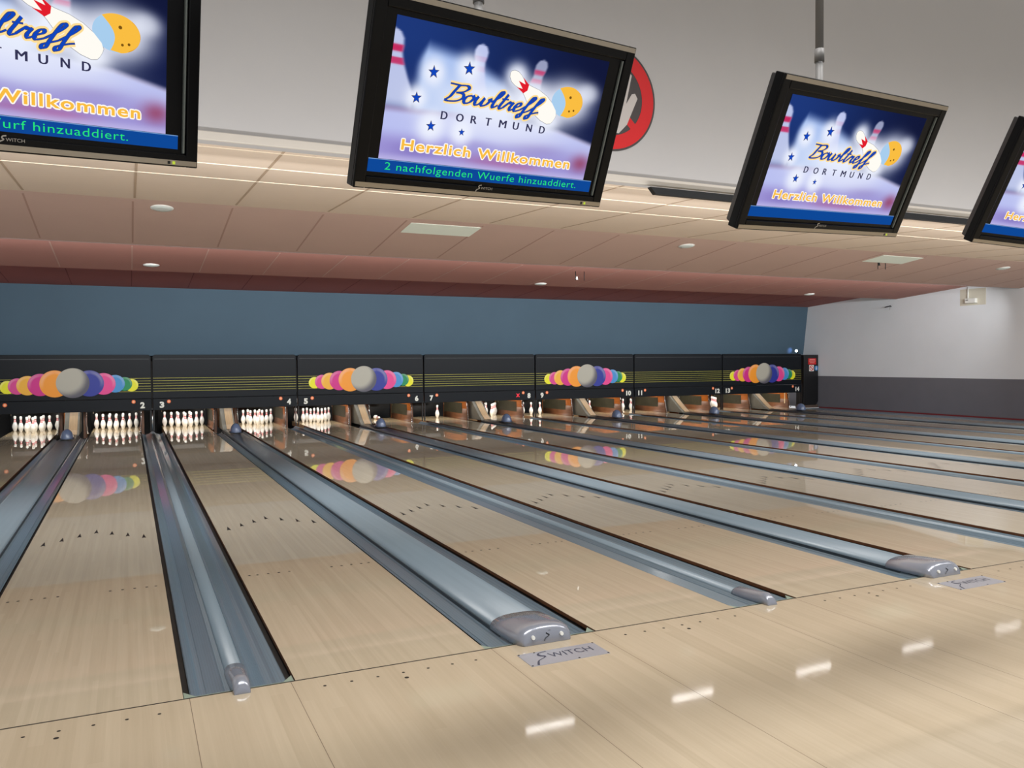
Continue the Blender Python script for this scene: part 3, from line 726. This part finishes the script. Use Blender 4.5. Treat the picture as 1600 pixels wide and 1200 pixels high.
# ------------------------------------------------------------------ monitors
W_, H_ = 1.17, .655
def ss(a, b, x): t = np.clip((x-a)/(b-a), 0, 1); return t*t*(3-2*t)
def make_picture():
    """blurred photograph on the screen: lane, pins and haze, as a colour per grid point"""
    nx, nz = 210, 104; x0, x1, z0, z1 = -.497, .466, -.220, .254
    X, Z = np.meshgrid(np.linspace(x0, x1, nx), np.linspace(z0, z1, nz))
    def C(r, g, b): return np.array([r, g, b], float)
    img = np.zeros(X.shape+(3,))
    k = ss(-.5, .45, X)[..., None]; img[:] = C(30, 56, 122)*(1-k)+C(18, 24, 58)*k
    dk = (ss(.20, .02, Z)*.35)[..., None]; img = img*(1-dk)+C(22, 34, 88)*dk
    def over(m, col): 
        nonlocal img
        img = img*(1-m[..., None])+np.array(col, float)*m[..., None]
    # haze slab
    top = np.interp(X, [-.40, -.36, -.2, -.02, .05], [.12, .178, .160, .10, .03])
    over(ss(-.03, .03, top-Z)*ss(-.41, -.36, X)*ss(.10, .0, X)*ss(-.10, .0, Z+.05)*.95, (176, 200, 246))
    # pins of the photograph
    def pin(cx, ztop, s, lean, red, body=(188, 200, 238)):
        zz = (ztop-Z)/s; xx = (X-cx+lean*(ztop-Z))/s
        hw = np.interp(zz, [0, .12, .35, .6, .85, 1.2, 1.8, 2.4, 3.0], [.05, .30, .42, .40, .33, .36, .55, .78, .70])
        m = ss(.10, -.10, np.abs(xx)-hw)*ss(-.08, .10, zz)*ss(3.6, 2.6, zz)
        over(m*.95, body)
        over(m*(ss(.55, .65, zz)*ss(.92, .82, zz)+.9*ss(1.05, 1.12, zz)*ss(1.40, 1.3, zz))*red, (196, 44, 96))
    pin(-.50, .215, .085, -.18, 1.0, (196, 204, 238)); pin(-.142, .220, .070, .02, .16, (198, 206, 244)); pin(.142, .210, .066, .22, .85, (158, 164, 196))
    # lane plane
    edge = np.interp(X, [-.5, -.3, -.1, .1, .28, .47], [-.035, -.032, -.02, -.02, -.035, -.07])
    lane = ss(.008, -.016, Z-edge)
    over(lane, (186, 192, 240))
    over(lane*ss(.03, .0, np.abs(Z-edge))*ss(-.1, -.3, X)*.6, (120, 84, 120)); over(lane*ss(.02, .0, np.abs(Z-edge))*ss(.2, .3, X)*.5, (190, 165, 180))
    over(lane*ss(-.10, -.17, Z)*.75, (150, 136, 206))
    for cx, cz, sx, sz, c, a in ((-.36, -.18, .10, .03, (132, 116, 190), .7), (-.02, -.19, .13, .022, (170, 96, 150), .55), (.12, -.20, .10, .02, (176, 96, 150), .55), (.43, -.155, .05, .035, (150, 60, 90), .75), (.2, -.12, .16, .03, (140, 124, 190), .6), (-.10, -.13, .10, .02, (150, 140, 205), .6)):
        over(lane*np.exp(-((X-cx)/sx)**2-((Z-cz)/sz)**2)*a, c)
    over(lane*ss(-.19, -.22, Z)*.55, (205, 200, 240))
    # white glow of the logo
    def glow(cx, cz, rx, rz, a=1.0): over(np.clip(a*np.exp(-(((X-cx)/rx)**2+((Z-cz)/rz)**2)**1.5), 0, 1), (238, 242, 255))
    for sx, sz, r in ((-.327, .096, .05), (-.184, .129, .055), (-.381, .002, .045), (-.306, -.087, .06), (-.172, -.094, .05)): glow(sx, sz, r, r)
    glow(-.03, .02, .30, .075, .92); glow(.03, .135, .055, .05); glow(.12, .07, .11, .07); glow(.295, .075, .125, .085); glow(.39, .12, .06, .04, .75); glow(.21, -.01, .07, .04)
    glow(0, -.065, .32, .06, .6)
    bm = BM(); cl = bm.verts.layers.float_color.new('print')
    lut = lambda a: np.where(a/255 <= .04045, a/255/12.92, ((a/255+.055)/1.055)**2.4)
    im = lut(np.clip(img, 0, 255)); vv = []
    for j in range(nz):
        for i in range(nx):
            v = bm.verts.new((X[j, i], -.0015, Z[j, i])); v[cl] = (*im[j, i], 1); vv.append(v)
    for j in range(nz-1):
        for i in range(nx-1): bm.faces.new((vv[j*nx+i], vv[j*nx+i+1], vv[(j+1)*nx+i+1], vv[(j+1)*nx+i]))
    return bm
def screen_mat():
    m = bpy.data.materials.new('screen_picture'); m.use_nodes = True; nt = m.node_tree; nt.nodes.remove(nt.nodes['Principled BSDF'])
    at = nt.nodes.new('ShaderNodeAttribute'); at.attribute_name = 'print'; e = nt.nodes.new('ShaderNodeEmission'); e.inputs[1].default_value = 1.0
    nt.links.new(at.outputs['Color'], e.inputs[0]); nt.links.new(e.outputs[0], nt.nodes['Material Output'].inputs[0])
    return m
BLUE = emis('screen_blue', rgb(16, 70, 190)); GLOWY = emis('screen_glow_yellow', rgb(255, 222, 150)); NAVY = emis('screen_navy', rgb(52, 52, 84)); DKOUT = emis('screen_dark_outline', rgb(66, 58, 60))
YTXT = emis('screen_amber', rgb(250, 190, 66)); WTXT = emis('screen_white', rgb(255, 252, 244)); RTXT = emis('screen_red', rgb(226, 30, 44)); BARB = emis('screen_bar_blue', rgb(14, 72, 152)); GTXT = emis('screen_green', rgb(40, 232, 120)); PBLUE = emis('screen_pale_blue', rgb(168, 206, 238)); GREYL = emis('screen_grey', rgb(150, 152, 160)); BROWNE = emis('screen_brown', rgb(120, 82, 20)); AMB2 = emis('screen_amber_shade', rgb(226, 160, 40))
BARLINE = emis('screen_bar_line', rgb(120, 160, 210))
# handwritten word as pen strokes: x advance, height (0 = baseline, 1 = ascender)
WORD = [
 [(-.020, 1.0), (.03, .985), (.075, .96)], [(.062, .97), (.052, .60), (.044, .25), (.02, .02)],                                                   # B stem with flag
 [(.060, .95), (.12, 1.0), (.150, .86), (.125, .62), (.070, .52)], [(.070, .52), (.130, .50), (.150, .28), (.120, .06), (.055, -.02), (.015, .03)],
 [(.215, .50), (.180, .40), (.172, .16), (.195, .0), (.225, .08), (.238, .34), (.218, .52)], [(.222, .48), (.245, .40), (.268, .44)],                # o
 [(.268, .52), (.266, .20), (.284, .0), (.312, .10), (.328, .48)], [(.326, .46), (.326, .14), (.345, .0), (.374, .14), (.384, .48), (.372, .40), (.400, .36)],  # w
 [(.396, .30), (.440, .62), (.452, .95), (.432, 1.0), (.424, .70), (.424, .20), (.440, .0), (.470, .18)],                                          # l
 [(.500, .92), (.494, .50), (.490, .14), (.506, .0), (.530, .14)], [(.470, .60), (.530, .62)],                                                     # t
 [(.524, .10), (.556, .50), (.562, .40), (.586, .46), (.582, .16), (.598, .0), (.622, .14)],                                                       # r
 [(.618, .16), (.656, .34), (.656, .50), (.634, .50), (.622, .24), (.640, .0), (.676, .10), (.690, .20)],                                          # e
 [(.690, .20), (.738, .64), (.752, .94), (.732, 1.0), (.722, .72), (.716, .10), (.716, -.28), (.698, -.36), (.694, -.16), (.745, .06), (.765, .16)],   # f
 [(.765, .16), (.815, .64), (.830, .94), (.810, 1.0), (.800, .72), (.794, .10), (.794, -.28), (.776, -.36), (.772, -.16), (.825, .06), (.860, .14)],   # f
]
def word_pts(st):
    ht = .060; out = []
    for u, v in st: out.append((-.276+u*.505+.60*ht*v-.002, .010+ht*v))
    return out
def star(cx, cz, r, rot=0.1):
    return [(cx+(r if k % 2 == 0 else r*.42)*cos(pi/2+rot+k*pi/5), cz+(r if k % 2 == 0 else r*.42)*sin(pi/2+rot+k*pi/5)) for k in range(10)]
mats_scr = [screen_mat(), BLUE, GLOWY, NAVY, DKOUT, YTXT, WTXT, RTXT, BARB, GTXT, PBLUE, GREYL, BROWNE, AMB2, BARLINE]
def make_screen(parent, ticker, tx):
    bm = make_picture()
    y = lambda d: (lambda u, v: Vector((u, -.0015-d, v)))
    # pin of the logo, lying from upper left to lower right
    ax = Vector((.243-.000, .0-.145)); ln = ax.length; ax = ax/ln; nr_ = Vector((-ax[1], ax[0]))
    def pinp(s, h): q = Vector((.0, .145))+ax*s*ln+nr_*h; return (q[0], q[1])
    half = [(0, .004), (.03, .015), (.09, .0225), (.16, .0225), (.24, .0175), (.30, .0165), (.38, .022), (.52, .036), (.68, .043), (.82, .041), (.94, .032), (.99, .020), (1.0, .008)]
    out = [pinp(s, h) for s, h in half]+[pinp(s, -h) for s, h in half[::-1]]
    outl = [pinp(s*1.008-.004, h+.0016) for s, h in half]+[pinp(s*1.008-.004, -h-.0016) for s, h in half[::-1]]
    poly(bm, outl, y(.0004), 11); poly(bm, out, y(.0008), 6)
    poly(bm, [pinp(.34, .0195), pinp(.20, .022), pinp(.29, .010), pinp(.17, .0), pinp(.29, -.010), pinp(.20, -.022), pinp(.34, -.0195), pinp(.37, 0)], y(.0012), 7)
    # ball of the logo: pale blue left part, amber right part, holes
    bx, bz, br = .294, .074, .079
    R2 = br*.93
    circ = [(bx+br*cos(a), bz+R2*.80*sin(a)) for a in np.linspace(0, 2*pi, 48, endpoint=False)]
    poly(bm, circ, y(.0006), 10)
    split = [(.245+.03*sin((k/10)*pi)*.9+.028*k/10, bz+R2*.80*(.80-1.72*k/10)) for k in range(11)]
    right = [(bx+br*cos(a), bz+R2*.80*sin(a)) for a in np.linspace(-1.40, 2.12, 36)]
    poly(bm, split+right, y(.0009), 5)
    rim = [(bx+br*cos(a), bz+R2*.80*sin(a)) for a in np.linspace(-1.1, .9, 20)]
    poly(bm, rim+[(bx+.008+br*.90*cos(a), bz+R2*.72*sin(a)) for a in np.linspace(.9, -1.1, 20)], y(.0011), 13)
    for hx, hz, r in ((.305, .094, .0062), (.312, .042, .0048), (.334, .047, .0048)): disc(bm, hx, hz, r, r*.9, y(.0014), 12, 14)
    for sx, sz, r in ((-.327, .096, .024), (-.184, .129, .026), (-.381, .002, .022), (-.306, -.087, .021), (-.172, -.094, .015)):
        poly(bm, star(sx, sz, r), y(.0010), 4); poly(bm, star(sx, sz, r*.80), y(.0014), 1)
    for st in WORD: ribbon(bm, word_pts(st), .0064, .0016, y(.0016), 2, .0078)
    for st in WORD: ribbon(bm, word_pts(st), .0064, .0016, y(.0020), 4, .0014)
    for st in WORD: ribbon(bm, word_pts(st), .0062, .0012, y(.0024), 1, 0)
    for k, ch in enumerate('DORTMUND'):
        xa = -.272+k*.0648; wd = {'M': .032, 'O': .031}.get(ch, .026)
        [text(bm, ch, xa+sh, xa+wd+sh, -.0575, -.0295, y(.0018+.00003*k2), 3) for k2, sh in enumerate((0, .0014, .0028))]
    for k2 in range(8):
        ox, oz = .0042*cos(k2*pi/4), .0042*sin(k2*pi/4)
        text(bm, 'Herzlich Willkommen', -.414+ox, .374+ox, -.182+oz, -.144+oz, y(.0012+.00003*k2), 6, bold=.022, spacing=1.12)
    text(bm, 'Herzlich Willkommen', -.414, .374, -.182, -.144, y(.0018), 5, bold=.022, spacing=1.12)
    poly(bm, [(-.535, -.268), (.512, -.268), (.512, -.221), (-.535, -.221)], y(.0006), 8)
    poly(bm, [(-.535, -.2235), (.512, -.2235), (.512, -.221), (-.535, -.221)], y(.0009), 14)
    if ticker: text(bm, ticker, tx[0], tx[1], -.2655, -.2305, y(.0012), 9, bold=-.004, spacing=1.08)
    return build('screen', bm, mats_scr, parent, recalc=False)
POSES = [  # centre, tilt, yaw, roll
 ((-0.7599, -1.4004, 2.5898), 0.2395, 0.4987, 0.1055), ((.8268, -1.3826, 2.5743), .4035, .2204, .0498), ((2.527, -1.4437, 2.526), .4559, .148, .0492), ((4.2131, -1.4433, 2.5273), .4735, -.0748, -.0415)]
TVL = ['hanging black monitor cut off by the left edge, the leftmost of four', 'largest whole hanging black monitor, its green ticker starting with the digit 2', 'hanging black monitor with empty blue bar, third from the left', 'hanging black monitor cut off by the right edge']
TICK = [('3 nachfolgenden Wurf hinzuaddiert.', (-.508, .332)), ('2 nachfolgenden Wuerfe hinzuaddiert.', (-.468, .432)), None, None]
scr3 = None
for i, (c, tl, yw, rl) in enumerate(POSES):
    r = Vector((cos(yw), sin(yw), 0)); f = Vector((-sin(yw), cos(yw), 0)); u = Vector((0, 0, 1))*cos(tl)-f*sin(tl)
    r, u = r*cos(rl)+u*sin(rl), u*cos(rl)-r*sin(rl); yv = u.cross(r)
    m = Matrix((r, yv, u)).transposed().to_4x4(); m.translation = Vector(c)
    t = thing('hanging_monitor', TVL[i], 'monitor', group='hanging monitors'); t.matrix_world = m
    # frame standing proud of the glass
    bm = BM(); a, b = W_/2, H_/2; ia, iz0, iz1 = .540, -.284, .272
    box(bm, -a, a, .0, .045, -b, b, 0)
    for q in ((-a, -ia, -b, b), (ia, a, -b, b), (-ia, ia, -b, iz0), (-ia, ia, iz1, b)): box(bm, q[0], q[1], -.012, .002, q[2], q[3], 0)
    build('frame', bm, PLASTIC, t, bevel=.004)
    bm = BM()
    prism(bm, [(-a+.012, .045), (a-.012, .045), (a-.05, .11), (-a+.05, .11)], lambda x, y, z: Vector((x, y, z)), -b+.01, b-.01); build('back_cover', bm, TVSIDE, t, bevel=.006)
    bm = BM(); box(bm, -a+.006, a-.006, -.0145, -.010, -b+.005, -b+.022); build('bottom_strip', bm, SILVER, t)
    bm = BM(); box(bm, -a+.006, a-.006, -.0145, -.010, b-.022, b-.004); build('top_strip', bm, SILVER, t)
    bm = BM(); box(bm, ia-.012, ia-.005, -.008, .003, iz0+.004, iz1-.004); build('glass_highlight', bm, mat('glass_highlight_grey', rgb(112, 120, 118), .3), t)  # highlight along the right glass edge, put in as a grey bar
    bm = BM(); switch_logo(bm, -.073, -.307, .078, .030, lambda x, z: Vector((x, -.0128, z)), 0, .24); build('logo', bm, mat('logo_silver', rgb(186, 182, 176), .3, metal=.3), t, recalc=False)
    bm = BM(); box(bm, .486, .496, -.0155, -.014, -b+.008, -b+.018, 0); box(bm, .468, .478, -.0155, -.014, -b+.008, -b+.018, 1); build('indicator', bm, [emis('led_green', rgb(190, 210, 70)), BLACK], t)
    if i < 3:
        s = make_screen(t, TICK[i][0] if TICK[i] else None, TICK[i][1] if TICK[i] else None)
        if i == 2: scr3 = s
    else:
        s = scr3.copy(); COL.objects.link(s); s.parent = t
    # ceiling pole
    top = m @ Vector((-.005, .20, .10)); pt = thing('mounting_pole', ['grey pole holding the leftmost monitor', 'grey ceiling pole behind the monitor with the green ticker', 'grey ceiling pole above the third monitor from the left', 'grey pole holding the monitor at the right edge'][i], 'pole', (top.x, top.y, 8.0), 'monitor poles')
    bm = BM(); tube(bm, [(0, 0, 0), (0, 0, 3.04-8.0)], .019, 14); build('upper_tube', bm, POLE, pt)
    bm = BM(); tube(bm, [(0, 0, 3.08-8.0), (0, 0, 2.45-8.0)], .018, 14); build('lower_tube', bm, POLE, pt)
    bm = BM(); tube(bm, [(0, 0, 3.09-8.0), (0, 0, 3.03-8.0)], .023, 14); build('collar', bm, POLE, pt)
    inv = m.inverted(); e0 = inv @ Vector((top.x, top.y, 2.47)); 
    bm = BM(); tube(bm, [(-.005, .10, e0.z*.6), tuple(e0)], .022, 8); build('bracket', bm, BLACK, t)

# ------------------------------------------------------------------ fascia sign and strip
t = thing('round_sign', 'round red and dark stop-hand sign painted on the fascia behind a monitor', 'sign', (4.311, 3.485, 4.499))
fn = lambda d: (lambda u, v: Vector((u, -.006-d, v)))
bm = BM(); prism(bm, [(.582*cos(2*pi*k/72), .582*sin(2*pi*k/72)) for k in range(72)], lambda u, v, q: Vector((u, q, v)), -.006, .0); build('disc', bm, SIGNDK, t)
bm = BM(); n = 72
for k in range(n):
    a, b = 2*pi*k/n, 2*pi*(k+1)/n
    poly(bm, [(.56*cos(a), .56*sin(a)), (.56*cos(b), .56*sin(b)), (.41*cos(b), .41*sin(b)), (.41*cos(a), .41*sin(a))], fn(.002), 0)
build('ring', bm, SIGNRED, t, recalc=False)
bm = BM(); hand = [(-.10, -.36), (.10, -.36), (.20, -.26), (.33, .02), (.30, .07), (.26, .06), (.19, -.05), (.26, .25), (.22, .29), (.17, .27), (.11, .02), (.10, .33), (.05, .37), (0, .33), (-.01, .02), (-.09, .29), (-.15, .29), (-.17, .25), (-.11, -.02), (-.24, .08), (-.29, .04), (-.26, -.02), (-.17, -.18)]
hv = [bm.verts.new(fn(.003)(u*1.06, v*1.06)) for u, v in hand]; he = [bm.edges.new((hv[k], hv[(k+1) % len(hv)])) for k in range(len(hv))]
bmesh.ops.triangle_fill(bm, edges=he, use_beauty=True, use_dissolve=False); build('hand', bm, SIGNHAND, t, recalc=False)
bm = BM(); poly(bm, [(-.33, .27), (-.27, .33), (.33, -.27), (.27, -.33)], fn(.0015), 0); build('slash', bm, SIGNRED, t, recalc=False)
bm = BM(); prism(bm, [(4.77, 3.55), (4.84, 3.475), (14.0, 3.475), (14.0, 3.55)], lambda u, v, q: Vector((u, q, v)), 3.385, 3.449)
tag(build('black_strip', bm, BLACK), 'long black strip along the foot of the white fascia behind the right monitors', 'strip')

# ------------------------------------------------------------------ ceiling fittings
slope = lambda y: atan2(cz_at(y+.05)-cz_at(y-.05), .1)
d0 = None
SPOTS = [(-.04, 7.92, 'round white downlight in the nearer pink ceiling bay, at the left'), (8.77, 8.07, 'round white downlight in the nearer pink ceiling bay, left of the hanging hooks panel'), (17.73, 8.18, 'round white downlight in the nearer pink ceiling bay, at the right edge'),
         (-.06, 13.17, 'round white downlight in the far pink ceiling bay, at the left'), (8.57, 13.55, 'round white downlight in the far pink ceiling bay, below two dark hooks'), (17.17, 13.55, 'round white downlight in the far pink ceiling bay, near the right wall')]
for x, y, lab in SPOTS:
    if d0 is None:
        d0 = thing('ceiling_downlight', lab, 'downlight', group='ceiling downlights')
        bm = BM(); lathe(bm, [(.0, .01), (.145, .01), (.148, -.006), (.135, -.014), (.125, -.014)], 32); build('ring', bm, WHITE, d0)
        bm = BM(); lathe(bm, [(.126, -.006), (.126, -.016), (.08, -.026), (.02, -.030)], 32); build('diffuser', bm, mat('downlight_diffuser', rgb(205, 212, 208), .5), d0)
        t = d0
    else: t = copy_tree(d0)
    t['label'] = lab; t.location = (x, y, cz_at(y)); t.rotation_euler = (slope(y), 0, 0)
p0 = None
for x, lab in ((4.03, 'white rectangular ceiling panel below the monitor with the green ticker'), (14.06, 'white rectangular ceiling panel below the third monitor, beside small hooks')):
    bm = BM(); box(bm, -.58, .58, -.27, .27, -.008, .01)
    o = build('ceiling_panel', bm, mat('white_insert_panel', rgb(214, 220, 206), .6, emit=rgb(214, 220, 206), estr=.10)); tag(o, lab, 'ceiling panel', 'white ceiling panels'); y = 8.08
    o.location = (x, y, cz_at(y)); o.rotation_euler = (slope(y), 0, 0)
for x, y, lab in ((8.72, 11.9, 'pair of thin dark hooks hanging from the far pink ceiling bay'), (14.06, 8.36, 'pair of thin dark hooks hanging at the right white ceiling panel')):
    t = thing('ceiling_hook', lab, 'hook', (x, y, cz_at(y)), 'ceiling hooks')
    for s in (-1, 1):
        bm = BM(); tube(bm, [(s*.11, 0, .0), (s*.11, 0, -.20 if x < 10 else -.14)], .008, 8); build('rod', bm, BLACK, t)
    bm = BM(); bmesh.ops.create_cone(bm, cap_ends=True, segments=10, radius1=.03, radius2=.015, depth=.07, matrix=Matrix.Translation((-.08, 0, -.15 if x < 10 else -.03))); build('clip', bm, WHITE if x < 10 else BLACK, t)

# ------------------------------------------------------------------ right wall fittings
bm = BM(); box(bm, XW-.004, XW+.01, 10.88, 11.66, 3.14, 3.60); tag(build('bare_patch', bm, mat('beige_patch', rgb(218, 213, 196), .8)), 'beige bare patch on the white right wall behind a small white box', 'wall patch')
t = thing('alarm_box', 'small white box with two dark dots hanging from a conduit on the right wall', 'box', (XW, 11.3, 3.2))
bm = BM(); box(bm, -.10, -.004, -.17, .15, 0, .13); build('box', bm, WHITE, t, bevel=.01)
bm = BM(); tube(bm, [(-.03, .10, .12), (-.03, .10, .44)], .018, 8); build('conduit', bm, WHITE, t)
bm = BM()
for yy in (.06, .10): prism(bm, [(yy+.014*cos(2*pi*k/10), .085+.014*sin(2*pi*k/10)) for k in range(10)], lambda u, v, q: Vector((q, u, v)), -.106, -.098)
build('socket', bm, BLACK, t)
t = thing('wall_bracket', 'small dark bent bracket on the white right wall', 'bracket', (XW, 14.0, 3.27))
bm = BM(); tube(bm, [(0, 0, 0), (-.10, -.06, .02), (-.16, .10, -.02)], .014, 8); build('arm', bm, BLACK, t)
bm = BM(); tube(bm, [(-.10, -.05, .015), (-.10, -.03, -.10)], .006, 6); build('wire', bm, STEEL, t)
